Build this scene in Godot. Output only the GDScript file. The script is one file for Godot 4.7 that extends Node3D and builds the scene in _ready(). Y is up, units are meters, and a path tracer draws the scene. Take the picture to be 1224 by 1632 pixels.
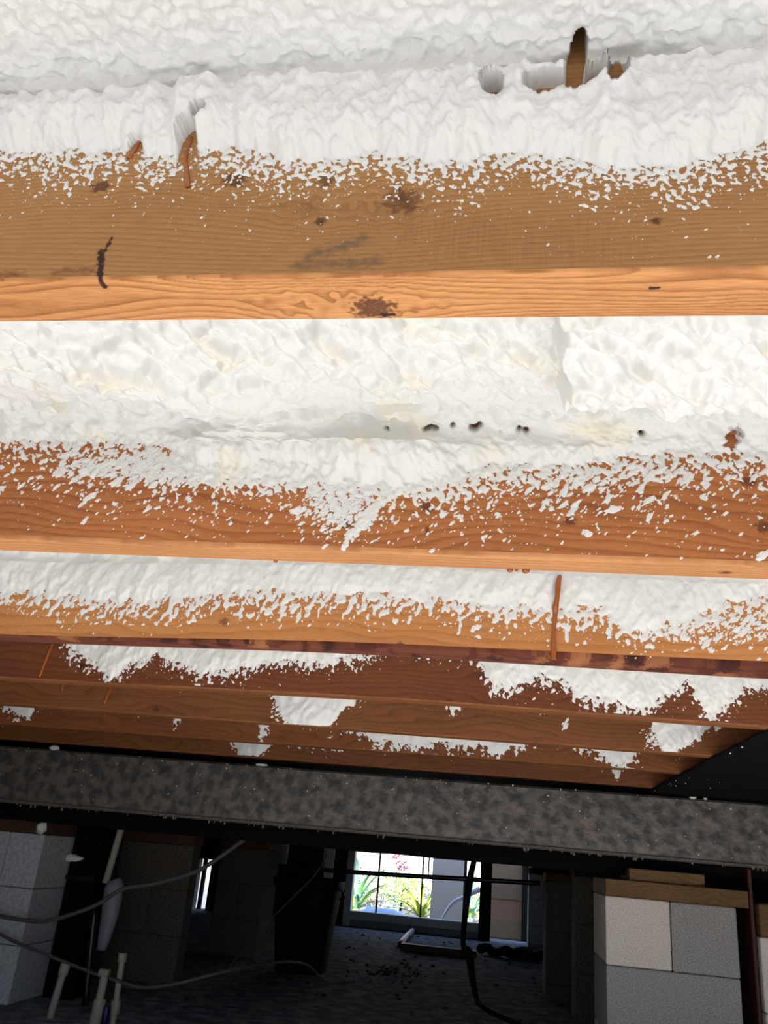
extends Node3D
# A crawl space under a house: sprayed white foam between timber joists, a steel beam, block piers,
# and a garden seen through the far opening.  Working axes: x right, y up from the eye, z forward.

const EYE := 0.6            # the eye is this high above the floor slab
const JB := 0.2616          # underside of the joists above the eye
const JH := 0.184           # joist height
const JT := 0.038           # joist thickness
const DECK := 0.4456        # underside of the subfloor

var rng := RandomNumberGenerator.new()
var used := {}
var M := {}

func V(x: float, y: float, z: float) -> Vector3:
	return Vector3(x, y + EYE, -z)

# ------------------------------------------------------------------ naming
func numbered(called: String) -> String:
	if not used.has(called):
		used[called] = 0
		return called
	used[called] += 1
	return "%s_%03d" % [called, used[called]]

func tag(o: Node3D, label: String, category: String, group := "") -> Node3D:
	o.set_meta("label", label)
	o.set_meta("category", category)
	if group != "":
		o.set_meta("group", group)
	return o

func thing(called: String, label: String, category: String, at: Vector3, group := "") -> Node3D:
	var o := Node3D.new()
	o.name = numbered(called)
	add_child(o)
	o.position = at
	tag(o, label, category, group)
	return o

func put(called: String, mesh: Mesh, mat: Material, parent: Node3D = null) -> MeshInstance3D:
	# mesh is given in world coordinates
	var o := MeshInstance3D.new()
	o.mesh = mesh
	if mat:
		o.material_override = mat
	if parent == null:
		o.name = numbered(called)
		add_child(o)
	else:
		o.name = called
		parent.add_child(o, true)
		o.position = -origin_of(parent)
	return o

func origin_of(n: Node3D) -> Vector3:
	var p := Vector3.ZERO
	var c: Node = n
	while c != self:
		p += (c as Node3D).position
		c = c.get_parent()
	return p

func struct(called: String, mesh: Mesh, mat: Material) -> MeshInstance3D:
	var o := put(called, mesh, mat)
	o.set_meta("kind", "structure")
	return o

# ------------------------------------------------------------------ mesh helpers
class MB:
	var v := PackedVector3Array()
	var n := PackedVector3Array()
	var uv := PackedVector2Array()
	func tri(a: Vector3, b: Vector3, c: Vector3, out: Vector3) -> void:
		var k := (b - a).cross(c - a)
		if k.length_squared() < 1e-16:
			return
		k = k.normalized()
		if k.dot(out) > 0.0:
			v.append(a); v.append(c); v.append(b)
		else:
			v.append(a); v.append(b); v.append(c)
			k = -k
		for i in 3:
			n.append(k)
			uv.append(Vector2.ZERO)
	func quad(a: Vector3, b: Vector3, c: Vector3, d: Vector3, out: Vector3) -> void:
		tri(a, b, c, out)
		tri(a, c, d, out)
	func done() -> ArrayMesh:
		var m := ArrayMesh.new()
		var a := []
		a.resize(Mesh.ARRAY_MAX)
		a[Mesh.ARRAY_VERTEX] = v
		a[Mesh.ARRAY_NORMAL] = n
		a[Mesh.ARRAY_TEX_UV] = uv
		m.add_surface_from_arrays(Mesh.PRIMITIVE_TRIANGLES, a)
		return m
	# a box with chamfered edges; lo and hi are its corners before the turn t
	func box(lo: Vector3, hi: Vector3, ch: float, t := Transform3D()) -> void:
		var c := (lo + hi) * 0.5
		var h := (hi - lo).abs() * 0.5
		ch = minf(ch, minf(h.x, minf(h.y, h.z)) * 0.9)
		var g := func(p: Vector3) -> Vector3: return t * (c + p)
		var ax := [Vector3.RIGHT, Vector3.UP, Vector3.BACK]
		for i in 3:
			var A: Vector3 = ax[i]
			var B: Vector3 = ax[(i + 1) % 3]
			var C: Vector3 = ax[(i + 2) % 3]
			var ha := h.dot(A)
			var hb := h.dot(B) - ch
			var hc := h.dot(C) - ch
			for s in [-1.0, 1.0]:
				var o: Vector3 = A * ha * s
				quad(g.call(o + B * hb + C * hc), g.call(o - B * hb + C * hc), g.call(o - B * hb - C * hc), g.call(o + B * hb - C * hc), t.basis * (A * s))
				# the edge between faces A*s and B*r
				for r in [-1.0, 1.0]:
					var p1: Vector3 = A * ha * s + B * hb * r
					var p2: Vector3 = A * (ha - ch) * s + B * (hb + ch) * r
					quad(g.call(p1 + C * hc), g.call(p1 - C * hc), g.call(p2 - C * hc), g.call(p2 + C * hc), t.basis * (A * s + B * r))
		for sx in [-1.0, 1.0]:
			for sy in [-1.0, 1.0]:
				for sz in [-1.0, 1.0]:
					var d := Vector3(sx, sy, sz)
					var i2 := h - Vector3.ONE * ch
					var k := Vector3(i2.x * sx, i2.y * sy, i2.z * sz)
					tri(g.call(k + Vector3(ch * sx, 0, 0)), g.call(k + Vector3(0, ch * sy, 0)), g.call(k + Vector3(0, 0, ch * sz)), t.basis * d)

# box given in working axes
func wbox(x0: float, x1: float, y0: float, y1: float, z0: float, z1: float, ch := 0.003) -> ArrayMesh:
	var b := MB.new()
	b.box(V(x0, y0, z1), V(x1, y1, z0), ch)
	return b.done()

# a grid of nu x nv points (row after row) with smooth normals, added as a surface
func grid(mesh: ArrayMesh, pos: PackedVector3Array, uv: PackedVector2Array, nu: int, nv: int, hint: Vector3, col := PackedColorArray(), at := -1, closed := false) -> void:
	var nor := PackedVector3Array()
	nor.resize(pos.size())
	if at < 0:
		at = (nv / 2) * nu + nu / 2
	var sgn := 1.0
	var j0 := at / nu
	var i0 := at % nu
	var i1 := mini(i0 + 1, nu - 1)
	var j1 := mini(j0 + 1, nv - 1)
	var ia := maxi(i0 - 1, 0)
	var ja := maxi(j0 - 1, 0)
	if (pos[j0 * nu + i1] - pos[j0 * nu + ia]).cross(pos[j1 * nu + i0] - pos[ja * nu + i0]).dot(hint) < 0.0:
		sgn = -1.0
	for j in nv:
		var jl := maxi(j - 1, 0) * nu
		var jh := mini(j + 1, nv - 1) * nu
		var jr := j * nu
		for i in nu:
			var il := i - 1
			var ih := i + 1
			if il < 0:
				il = nu - 2 if closed else 0
			if ih >= nu:
				ih = 1 if closed else nu - 1
			var k := (pos[jr + ih] - pos[jr + il]).cross(pos[jh + i] - pos[jl + i])
			nor[jr + i] = (k * sgn).normalized()
	var idx := PackedInt32Array()
	idx.resize((nu - 1) * (nv - 1) * 6)
	var w := 0
	for j in nv - 1:
		for i in nu - 1:
			var p := j * nu + i
			if sgn > 0.0:
				idx[w] = p; idx[w + 1] = p + nu; idx[w + 2] = p + 1
				idx[w + 3] = p + 1; idx[w + 4] = p + nu; idx[w + 5] = p + nu + 1
			else:
				idx[w] = p; idx[w + 1] = p + 1; idx[w + 2] = p + nu
				idx[w + 3] = p + 1; idx[w + 4] = p + nu + 1; idx[w + 5] = p + nu
			w += 6
	var a := []
	a.resize(Mesh.ARRAY_MAX)
	a[Mesh.ARRAY_VERTEX] = pos
	a[Mesh.ARRAY_NORMAL] = nor
	if uv.size() == pos.size():
		a[Mesh.ARRAY_TEX_UV] = uv
	if col.size() == pos.size():
		a[Mesh.ARRAY_COLOR] = col
	a[Mesh.ARRAY_INDEX] = idx
	mesh.add_surface_from_arrays(Mesh.PRIMITIVE_TRIANGLES, a)

# a round tube along working-axis points; radii may vary along it
func tube(pts: Array, radii: Array, sides := 10, smooth := 6, flat := 1.0, mesh: ArrayMesh = null) -> ArrayMesh:
	var p := PackedVector3Array()
	var r := PackedFloat32Array()
	var n := pts.size()
	for i in n - 1:
		var a: Vector3 = pts[maxi(i - 1, 0)]
		var b: Vector3 = pts[i]
		var c: Vector3 = pts[i + 1]
		var d: Vector3 = pts[mini(i + 2, n - 1)]
		for s in smooth:
			var t := float(s) / smooth
			p.append(b.cubic_interpolate(c, a, d, t) if smooth > 1 else b)
			r.append(lerpf(radii[mini(i, radii.size() - 1)], radii[mini(i + 1, radii.size() - 1)], t))
	p.append(pts[n - 1])
	r.append(radii[mini(n - 1, radii.size() - 1)])
	# round off both ends
	p.insert(0, p[0]); r.insert(0, 0.0)
	p.append(p[p.size() - 1]); r.append(0.0)
	var pos := PackedVector3Array()
	var up := Vector3(0.13, 0.31, 0.94).normalized()
	var m := p.size()
	for i in m:
		var a2 := p[maxi(i - 1, 0)]
		var b2 := p[mini(i + 1, m - 1)]
		if a2.is_equal_approx(b2):
			b2 = p[mini(i + 2, m - 1)]
			a2 = p[maxi(i - 2, 0)]
		var t2 := (V(b2.x, b2.y, b2.z) - V(a2.x, a2.y, a2.z)).normalized()
		up = (up - t2 * up.dot(t2)).normalized()
		var side := t2.cross(up)
		for k in sides + 1:
			var an := TAU * k / sides
			pos.append(V(p[i].x, p[i].y, p[i].z) + (up * cos(an) * flat + side * sin(an)) * r[i])
	if mesh == null:
		mesh = ArrayMesh.new()
	var c2 := (m / 2) * (sides + 1) + 1
	grid(mesh, pos, PackedVector2Array(), sides + 1, m, pos[c2] - V(p[m / 2].x, p[m / 2].y, p[m / 2].z), PackedColorArray(), c2, true)
	return mesh

# a lumpy blob
func blob(c: Vector3, rad: Vector3, seed_: int, rough := 0.25, nu := 14, nv := 9) -> ArrayMesh:
	var nz := FastNoiseLite.new()
	nz.seed = seed_
	nz.frequency = 1.1
	var pos := PackedVector3Array()
	for j in nv:
		var b := PI * (float(j) / (nv - 1) - 0.5)
		for i in nu + 1:
			var a := TAU * float(i % nu) / nu
			var d := Vector3(cos(b) * cos(a), sin(b), cos(b) * sin(a))
			pos.append(V(c.x, c.y, c.z) + d * rad * (1.0 + rough * nz.get_noise_3dv(d)))
	var m := ArrayMesh.new()
	grid(m, pos, PackedVector2Array(), nu + 1, nv, Vector3(cos(TAU / nu), 0, sin(TAU / nu)), PackedColorArray(), (nv / 2) * (nu + 1) + 1, true)
	return m

# ------------------------------------------------------------------ materials
func mat(c: Color, rough := 0.8, spec := 0.5) -> StandardMaterial3D:
	var m := StandardMaterial3D.new()
	m.albedo_color = c
	m.roughness = rough
	m.metallic_specular = spec
	return m

func noise_tex(seed_: int, freq: float, cols: Array, offs: Array, oct := 5, size := 512, bump := false) -> NoiseTexture2D:
	var t := NoiseTexture2D.new()
	t.width = size
	t.height = size
	t.seamless = true
	var n := FastNoiseLite.new()
	n.seed = seed_
	n.frequency = freq
	n.fractal_octaves = oct
	t.noise = n
	if bump:
		t.as_normal_map = true
		t.bump_strength = 4.0
	else:
		var g := Gradient.new()
		g.offsets = PackedFloat32Array(offs)
		g.colors = PackedColorArray(cols)
		t.color_ramp = g
	return t

func speckled(c1: Color, c2: Color, c3: Color, rep: float, rough: float, seed_: int, freq := 0.03, oct := 5, nrm := 0.5) -> StandardMaterial3D:
	var m := mat(Color.WHITE, rough)
	m.albedo_texture = noise_tex(seed_, freq, [c1, c2, c3], [0.3, 0.5, 0.72], oct)
	m.normal_enabled = true
	m.normal_texture = noise_tex(seed_ + 7, freq * 2.0, [], [], 4, 256, true)
	m.normal_scale = nrm
	m.uv1_triplanar = true
	m.uv1_world_triplanar = true
	m.uv1_scale = Vector3.ONE / rep
	return m

# ------------------------------------------------------------------ timber
# a sawn face: growth rings bent round knots, fibres, pores and saw marks. sx, sy: size in metres
func wood_image(w: int, h: int, sx: float, sy: float, seed_: int, rings: float, light: Color, dark: Color, wander: float, knots: Array, contrast := 1.0, saw := 0.0) -> Image:
	var n1 := FastNoiseLite.new()
	n1.seed = seed_; n1.frequency = 1.0; n1.fractal_octaves = 2
	var n3 := FastNoiseLite.new()
	n3.seed = seed_ + 2; n3.frequency = 1.0; n3.fractal_octaves = 1
	var data := PackedByteArray()
	data.resize(w * h * 3)
	var o := 0
	var kn := Color(0.2, 0.09, 0.04)
	for j in h:
		var y := sy * j / h
		for i in w:
			var x := sx * i / w
			var yy := y + wander * n1.get_noise_2d(x * 2.6, y * 9.0)
			var inside := 0.0
			for k in knots:
				var dx: float = x - k[0]
				var dy: float = y - k[1]
				var r: float = k[2]
				var q := dx * dx / (20.0 * r * r) + dy * dy / (7.0 * r * r)
				if q < 6.0:
					var e := exp(-q)
					yy -= dy * e * 0.8
					yy += r * 0.25 * e * n3.get_noise_2d(x * 90.0, y * 90.0)
					var qq := sqrt(dx * dx / (1.7 * r * r) + dy * dy / (r * r))
					inside = maxf(inside, clampf((1.2 - qq - 0.5 * n3.get_noise_2d(x * 260.0, y * 260.0)) * 2.0, 0.0, 1.0) * (0.8 + 0.2 * n3.get_noise_2d(x * 700.0, y * 700.0)) * k[3])
			var ph := yy * rings + 0.18 * n3.get_noise_2d(x * 9.0, y * 60.0)
			var f := ph - floorf(ph)
			var l := f * f * f if f < 0.93 else (1.0 - f) * 12.0
			var fib := n3.get_noise_2d(x * 60.0, y * 1500.0)
			var br := n1.get_noise_2d(x * 3.0 + 50.0, y * 14.0)
			var t := clampf((l * 0.62 + fib * 0.16 + br * 0.22 + 0.14 + saw * 0.12 * n3.get_noise_2d(x * 900.0, y * 25.0) * maxf(0.0, br * 2.0)) * contrast, 0.0, 1.0)
			var c := light.lerp(dark, t)
			if inside > 0.0:
				c = c.lerp(kn, inside * 0.85)
			data[o] = int(c.r * 255.0)
			data[o + 1] = int(c.g * 255.0)
			data[o + 2] = int(c.b * 255.0)
			o += 3
	return Image.create_from_data(w, h, false, Image.FORMAT_RGB8, data)

# a stain along a segment, in the face's metres
func stain(im: Image, sx: float, sy: float, a: Vector2, b: Vector2, wid: float, c: Color, alpha: float, seed_ := 1, soft := 2.0) -> void:
	var w := im.get_width()
	var h := im.get_height()
	var n := FastNoiseLite.new()
	n.seed = seed_; n.frequency = 1.0
	var lo := Vector2(minf(a.x, b.x) - wid * 2, minf(a.y, b.y) - wid * 2)
	var hi := Vector2(maxf(a.x, b.x) + wid * 2, maxf(a.y, b.y) + wid * 2)
	for j in range(clampi(int(lo.y / sy * h), 0, h - 1), clampi(int(hi.y / sy * h) + 1, 0, h - 1)):
		for i in range(clampi(int(lo.x / sx * w), 0, w - 1), clampi(int(hi.x / sx * w) + 1, 0, w - 1)):
			var p := Vector2(sx * i / w, sy * j / h)
			var d := p.distance_to(Geometry2D.get_closest_point_to_segment(p, a, b))
			var k := clampf((1.0 - d / wid + 0.9 * n.get_noise_2d(p.x * 160.0, p.y * 300.0)) * soft, 0.0, 1.0) * alpha
			if k > 0.0:
				im.set_pixel(i, j, im.get_pixel(i, j).lerp(c, k))

func wood_mat(im: Image, sx: float, sy: float, tint := Color.WHITE, rough := 0.62) -> StandardMaterial3D:
	var m := mat(tint, rough, 0.4)
	m.albedo_texture = ImageTexture.create_from_image(im)
	m.uv1_scale = Vector3(1.0 / sx, 1.0 / sy, 1)
	return m

# how far a joist's line strays from straight (z, metres): measured at three places along it
var stray := {3: [-0.80, 0.030, -0.18, -0.012, 0.34, 0.002], 4: [-1.0, 0.015, -0.23, -0.022, 0.45, 0.022], 5: [-1.24, -0.032, -0.30, 0.0, 0.45, 0.027]}
var joist_z := [0.0, 0.330, 0.733, 1.145, 1.537, 1.953, 2.347, 2.782]

func zo(k: int, x: float) -> float:
	if not stray.has(k):
		return 0.0
	var a: Array = stray[k]
	x = clampf(x, a[0] - 0.15, a[4] + 0.15)
	if x < a[2]:
		return lerpf(a[3], a[1], smoothstep(0.0, 1.0, (a[2] - x) / (a[2] - a[0])) if x > a[0] else 1.0)
	return lerpf(a[3], a[5], smoothstep(0.0, 1.0, (x - a[2]) / (a[4] - a[2])) if x < a[4] else 1.0)

func wane(k: int, x: float) -> float:   # J3's bottom corner was never square: bark edge
	return clampf((x + 0.75) * 0.0118, 0.0, 0.0145) if k == 3 else 0.0

func joist(k: int, label: String, side: Material, under: Material, x_origin: float, r: float) -> Node3D:
	var z: float = joist_z[k]
	var t := thing("floor_joist", label, "joist", V(0, JB, z), "floor joists of the crawl space")
	var mesh := ArrayMesh.new()
	var xs := PackedFloat32Array()
	for i in 105:
		xs.append(-3.1 + 5.2 * i / 104.0)
	var sections := []
	sections.append([Vector2(0, JH), Vector2(0, JH * 0.5), Vector2(0, -1)])                 # front
	var low := []
	low.append(Vector2(-2, 0))                                                              # near arc, underside, far arc
	sections.append(low)
	sections.append([Vector2(JT, 0.004), Vector2(JT, JH * 0.5), Vector2(JT, JH)])
	sections.append([Vector2(JT, JH), Vector2(0, JH)])
	for s in sections.size():
		var pos := PackedVector3Array()
		var uv := PackedVector2Array()
		var nu := 0
		for x in xs:
			var wn := wane(k, x)
			var rz := minf(r + wn * 2.0, JT * 0.85)
			var ry := r + wn
			var row := []
			if s == 1:
				for q in 6:
					var a := PI * 0.5 * q / 5.0
					row.append(Vector2(rz - rz * cos(a), ry - ry * sin(a)))
				for q in 5:
					var a2 := PI * 0.5 * q / 4.0
					row.append(Vector2(JT - 0.004 + 0.004 * sin(a2), 0.004 - 0.004 * cos(a2)))
			else:
				for q in sections[s]:
					row.append(Vector2(q.x, ry if q.y < 0 else q.y))
			nu = row.size()
			for q in row:
				pos.append(V(x, JB + q.y, z + zo(k, x) + q.x))
				uv.append(Vector2(x - x_origin, q.x + q.y * 0.5 if s == 1 else q.y))
		var hint: Vector3 = [Vector3(0, 0, 1), Vector3(0, -1, 0), Vector3(0, 0, -1), Vector3(0, 1, 0)][s]
		grid(mesh, pos, uv, nu, xs.size(), hint)
		mesh.surface_set_material(s, under if s == 1 else side)
	put("timber", mesh, null, t)
	return t

# amber resin run down a joist's face
func resin(t: Node3D, k: int, pts: Array, r: float, mtl: Material) -> void:
	var p := []
	var rr := []
	for i in pts.size():
		p.append(Vector3(pts[i][0], pts[i][1], joist_z[k] + zo(k, pts[i][0]) - r * 0.15 - (pts[i][2] if pts[i].size() > 2 else 0.0)))
		rr.append(r * (0.75 + 0.5 * fmod(i * 0.618, 1.0)))
	put("resin_run", tube(p, rr, 7, 5, 1.0), mtl, t)

# ------------------------------------------------------------------ foam
func edge_at(e: Array, x: float) -> float:
	if x <= e[0]:
		return e[1]
	for i in range(2, e.size(), 2):
		if x < e[i]:
			var t: float = (x - e[i - 2]) / (e[i] - e[i - 2])
			return lerpf(e[i - 1], e[i + 1], t)
	return e[e.size() - 1]

func xs_for(a: float, b: float, dx: float) -> PackedFloat32Array:
	var o := PackedFloat32Array()
	var x := -3.1
	while x < a:
		o.append(x)
		x += clampf((a - x) * 0.25, dx, 0.06)
	x = a
	while x < b:
		o.append(x)
		x += dx
	while x < 2.1:
		o.append(x)
		x += clampf((x - b) * 0.25, dx, 0.06)
	o.append(2.1)
	return o

const HOLES := [[0.0255, 0.388, 0.0035, 0.014], [0.026, 0.3745, 0.005, 0.006], [0.0096, 0.3735, 0.0075, 0.0060], [0.034, 0.378, 0.004, 0.007], [0.0455, 0.379, 0.0038, 0.011], [-0.0175, 0.3725, 0.004, 0.006], [-0.175, 0.364, 0.0028, 0.003], [-0.2125, 0.347, 0.003, 0.006], [-0.1815, 0.350, 0.0035, 0.009], [-0.179, 0.332, 0.0025, 0.010]]

# wood showing through holes, and the crease over the first joist
func dug(x: float, y: float, z: float, w: float, D: float) -> float:
	if w <= 0.0 and z < 0.29:
		return D
	var q := y + (0.318 - minf(z, 0.318)) * 0.9
	for h in HOLES:
		var a: float = (x - h[0] - (q - h[1]) * 0.12) / h[2]
		if absf(a) < 1.6:
			var r: float = a * a + pow((q - h[1]) / h[3], 2.0)
			if r < 2.1:
				D = lerpf(D, lerpf(-0.055, -0.012, w), clampf((2.0 - r) * 3.0, 0.0, 1.0))
	# the crease between the roll on the joist and the foam overhead
	D -= 0.010 * exp(-pow((q - 0.3905 - 0.004 * sin(x * 31.0)) / 0.0035, 2.0)) * clampf(0.6 + sin(x * 23.0 + 1.0) * 0.7, 0.0, 1.0)
	return D

# the swellings, the pillow and the crack of the second bay
func moulded(x: float, y: float, z: float, w: float, D: float) -> float:
	var q := (0.733 - z)
	# a smooth pillow to the right with a steep left edge
	var inx := smoothstep(0.026, 0.036, x - (0.184 - q) * 0.1 + 0.003 * sin(q * 90.0))
	var inq := smoothstep(0.066, 0.080, q + 0.005 * sin(x * 60.0) - 0.012 * smoothstep(0.06, 0.03, x))
	D += 0.034 * inx * inq * (1.0 - w)
	# a long swelling running down to the left, and the hollow below it
	var past := x + 0.313 + 0.5 * q + 3.0 * q * q + 0.006 * sin(q * 80.0)
	D += 0.020 * smoothstep(-0.004, 0.014, past) * smoothstep(0.20, 0.03, past) * (1.0 - smoothstep(0.55, 1.0, w))
	D += 0.010 * exp(-pow((y - 0.366) / 0.026, 2.0)) * smoothstep(-0.36, -0.29, x) * smoothstep(0.0, -0.12, x) * w
	# the crack along the corner
	var cr := exp(-pow((y - 0.3875 - 0.0045 * smoothstep(0.03, -0.05, x) - 0.0014 * sin(x * 170.0) - 0.0008 * sin(x * 520.0)) / 0.0013, 2.0)) * smoothstep(-0.17, -0.10, x)
	var gap := clampf(sin(x * 57.0 + 1.4) * 0.6 + sin(x * 131.0) * 0.5 + sin(x * 613.0 + 2.0 * sin(x * 90.0)) * 0.35 + sin(x * 287.0) * 0.4 - 1.0 + 1.8 * exp(-pow((x + 0.052) / 0.032, 2.0)), 0.0, 1.0)
	D = lerpf(D, -0.024, clampf(cr * gap * 2.5, 0.0, 1.0))
	var nick := pow((x - 0.199 - (y - 0.384) * 0.25 + 0.0015 * sin(y * 900.0)) / 0.0052, 2.0) + pow((y - 0.384 + 0.002 * sin(x * 700.0)) / 0.0085, 2.0)
	D = lerpf(D, -0.011, clampf((1.3 - nick) * 2.0, 0.0, 1.0))
	return D

# one bay of sprayed foam between joist k-1 and joist k: it fills the bay under the subfloor, rounds the
# corner and runs out down the face of joist k, where it breaks up into drops
func foam(k: int, label: String, edge: Array, p: Dictionary) -> Node3D:
	var zf: float = joist_z[k]
	var zb: float = joist_z[k - 1] + JT if k > 1 else -0.06
	var ds: float = p.ds
	var yf: float = p.ceil
	var R: float = p.R
	var pz := PackedFloat32Array()
	var py := PackedFloat32Array()
	var nz := PackedFloat32Array()
	var ny := PackedFloat32Array()
	var wf := PackedFloat32Array()
	var y: float = p.low
	while y < yf - R:
		pz.append(zf); py.append(y); nz.append(-1); ny.append(0); wf.append(1)
		y += ds
	var na := maxi(3, int(R * 1.57 / ds))
	for i in na:
		var a := PI * 0.5 * i / na
		pz.append(zf - R + R * cos(a)); py.append(yf - R + R * sin(a)); nz.append(-cos(a)); ny.append(-sin(a)); wf.append(cos(a) * cos(a))
	var z := zf - R
	while z > zb + 0.02:
		pz.append(z); py.append(yf); nz.append(0); ny.append(-1); wf.append(0)
		z -= ds if zf - z < p.seen else minf(0.02, ds * 5)
	for i in 5:
		var a3 := PI * 0.5 * i / 4.0
		pz.append(zb + 0.02 - 0.02 * sin(a3)); py.append(yf - 0.02 + 0.02 * cos(a3)); nz.append(sin(a3)); ny.append(-cos(a3)); wf.append(0)
	pz.append(zb); py.append(yf - 0.05); nz.append(1); ny.append(0); wf.append(0)
	pz.append(zb - 0.003); py.append(yf - 0.07); nz.append(1); ny.append(0); wf.append(0)
	var xs := xs_for(p.x0, p.x1, p.dx)
	var nb := FastNoiseLite.new()
	nb.seed = k * 31 + 5; nb.frequency = 1.0; nb.fractal_octaves = 2
	var nm := FastNoiseLite.new()
	nm.seed = k * 31 + 6; nm.frequency = 1.0; nm.noise_type = FastNoiseLite.TYPE_CELLULAR
	nm.cellular_return_type = FastNoiseLite.RETURN_DISTANCE
	nm.cellular_distance_function = FastNoiseLite.DISTANCE_EUCLIDEAN
	nm.fractal_type = FastNoiseLite.FRACTAL_NONE
	var ns := FastNoiseLite.new()
	ns.seed = k * 31 + 8; ns.frequency = 1.0; ns.fractal_type = FastNoiseLite.FRACTAL_NONE
	var nf := FastNoiseLite.new()
	nf.seed = k * 31 + 7; nf.frequency = 1.0; nf.fractal_octaves = 2
	var g: float = p.grain
	var fb: float = 1.0 / (0.085 * g)
	var fm: float = 1.0 / (0.020 * g)
	var ff: float = 1.0 / (0.0075 * g)
	var lean: float = p.get("lean", 1.0)
	var ca := cos(lean)
	var sa := sin(lean)
	var along: float = p.get("along", 0.5)
	var rag: float = p.get("rag", 0.0022)
	var Tm: float = p.get("thick", 0.012)
	var Ls: float = p.get("run", 0.012)
	var slope: float = p.get("slope", 0.1)
	var lump: float = p.get("lump", 1.0)
	var tint: float = p.get("tint", 0.0)
	var special: int = p.get("special", 0)
	var nu := pz.size()
	var pos := PackedVector3Array()
	var col := PackedColorArray()
	pos.resize(nu * xs.size())
	col.resize(nu * xs.size())
	var o := 0
	var white := Color(0.81, 0.815, 0.81)
	var cream := Color(0.85, 0.80, 0.58)
	for x in xs:
		var roll := nb.get_noise_2d(x * fb * 1.6, 5.0)
		var e := edge_at(edge, x) + 0.006 * g * nb.get_noise_2d(x * fm * 0.7, 91.0) + 0.005 * g * nf.get_noise_2d(x * ff * 0.35, 33.0)
		var zz := zo(k, x)
		for i in nu:
			var w := wf[i]
			var yy := py[i]
			var q := (zf - pz[i]) + yy          # unrolled distance across the strip
			var u := x * ca + q * sa
			var v := q * ca - x * sa
			var big := nb.get_noise_2d(u * fb * 0.7, v * fb)
			var wx := 0.35 * nf.get_noise_2d(u * fm * 0.7 + 7.0, v * fm * 0.7)
			var c1 := clampf(nm.get_noise_2d(u * fm * along + wx, v * fm - wx) + 1.0, 0.0, 1.2)
			var med := 0.38 * (1.0 - c1 * c1) + 0.62 * (0.5 + 0.62 * ns.get_noise_2d(u * fm * 0.95 * along + wx, v * fm * 0.95))
			var c2 := clampf(nm.get_noise_2d(u * fm * along * 2.3 + wx, v * fm * 2.3 + 31.0) + 1.0, 0.0, 1.2)
			var sml := 1.0 - c2 * c2
			var fin := nf.get_noise_2d(u * ff * (0.4 + 0.6 * along), v * ff)
			var open := 1.0 if wf[i] > 0.0 or pz[i] < zf - R - 0.05 else (zf - R - pz[i]) / 0.05
			var D := (big * 0.010 * open + (med * 0.017 + sml * 0.0038 - 0.010) * (0.4 + 0.6 * open)) * g * lump + fin * 0.0013 * g
			if w > 0.0:
				var d := yy - e
				var T: float
				if d > 0.0:
					var cover := 1.0 - exp(-d / Ls)
					T = Tm * cover * (1.0 + 0.45 * roll) + ((med - 0.4) * 0.0095 + (sml - 0.4) * 0.0034 + big * 0.005) * g * cover * lump + fin * lerpf(rag, 0.0012 * g, cover)
				else:
					T = slope * d * (1.0 + 0.6 * big) + fin * rag + (sml - 0.55) * rag * 0.9
				D = lerpf(D, maxf(T, -0.012), w) * (1.0 - 2.0 * w * (1.0 - w))
			if special == 1:
				D = dug(x, yy, pz[i], w, D)
			elif special == 2:
				D = moulded(x, yy, pz[i], w, D)
			pos[o] = V(x, yy + ny[i] * D, pz[i] + nz[i] * D + (zz if wf[i] > 0.0 else zz * clampf((pz[i] - zb) / (zf - zb), 0.0, 1.0)))
			col[o] = white if tint <= 0.0 else white.lerp(cream, clampf((big * 1.6 + med * 1.1 - 1.0 + fin * 0.5) * tint, 0.0, 1.0))
			o += 1
	var mesh := ArrayMesh.new()
	grid(mesh, pos, PackedVector2Array(), nu, xs.size(), Vector3(0, 0, 1), col, (xs.size() / 2) * nu + 2)
	var t := thing("spray_foam", label, "insulation", V(0, p.ceil, zf - 0.1), "bays of sprayed foam between the joists")
	put("foam_body", mesh, M.foam, t)
	# loose drops of overspray on the timber below the foam's edge
	if p.has("flecks"):
		var b := MB.new()
		for i in int(p.flecks):
			var fx: float = rng.randf_range(p.x0, p.x1)
			var down: float = -log(1.0 - rng.randf() * 0.985) * float(p.reach)
			var fy := edge_at(edge, fx) + 0.004 - down
			if fy < JB + 0.003 or fy > 0.40:
				continue
			var sz: float = p.fleck * (0.35 + pow(rng.randf(), 3.0) * 1.5) * (1.0 if down < p.reach else 0.75)
			fleck(b, Vector3(fx, fy, zf + zo(k, fx)), sz, rng.randf_range(0.5, 1.1) + (0.0 if rng.randf() < 0.75 else 1.5), rng.randf_range(1.0, 2.4))
		if p.has("extra"):
			for q in p.extra:      # thicker dabs: x, y, spread x, spread y, count, size, lean
				for i in int(q[4]):
					var gx: float = q[0] + rng.randfn() * q[2]
					var gy: float = q[1] + rng.randfn() * q[3] + (gx - q[0]) * q[6]
					if gy > JB + 0.004 and gy < 0.39:
						fleck(b, Vector3(gx, gy, zf + zo(k, gx)), q[5] * (0.4 + rng.randf() * rng.randf() * 1.6), rng.randf_range(0.4, 1.1), rng.randf_range(1.0, 2.6))
		var fo := put("overspray_flecks", b.done(), M.fleck, t)
		fo.set_meta("kind", "stuff")
	return t

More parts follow.
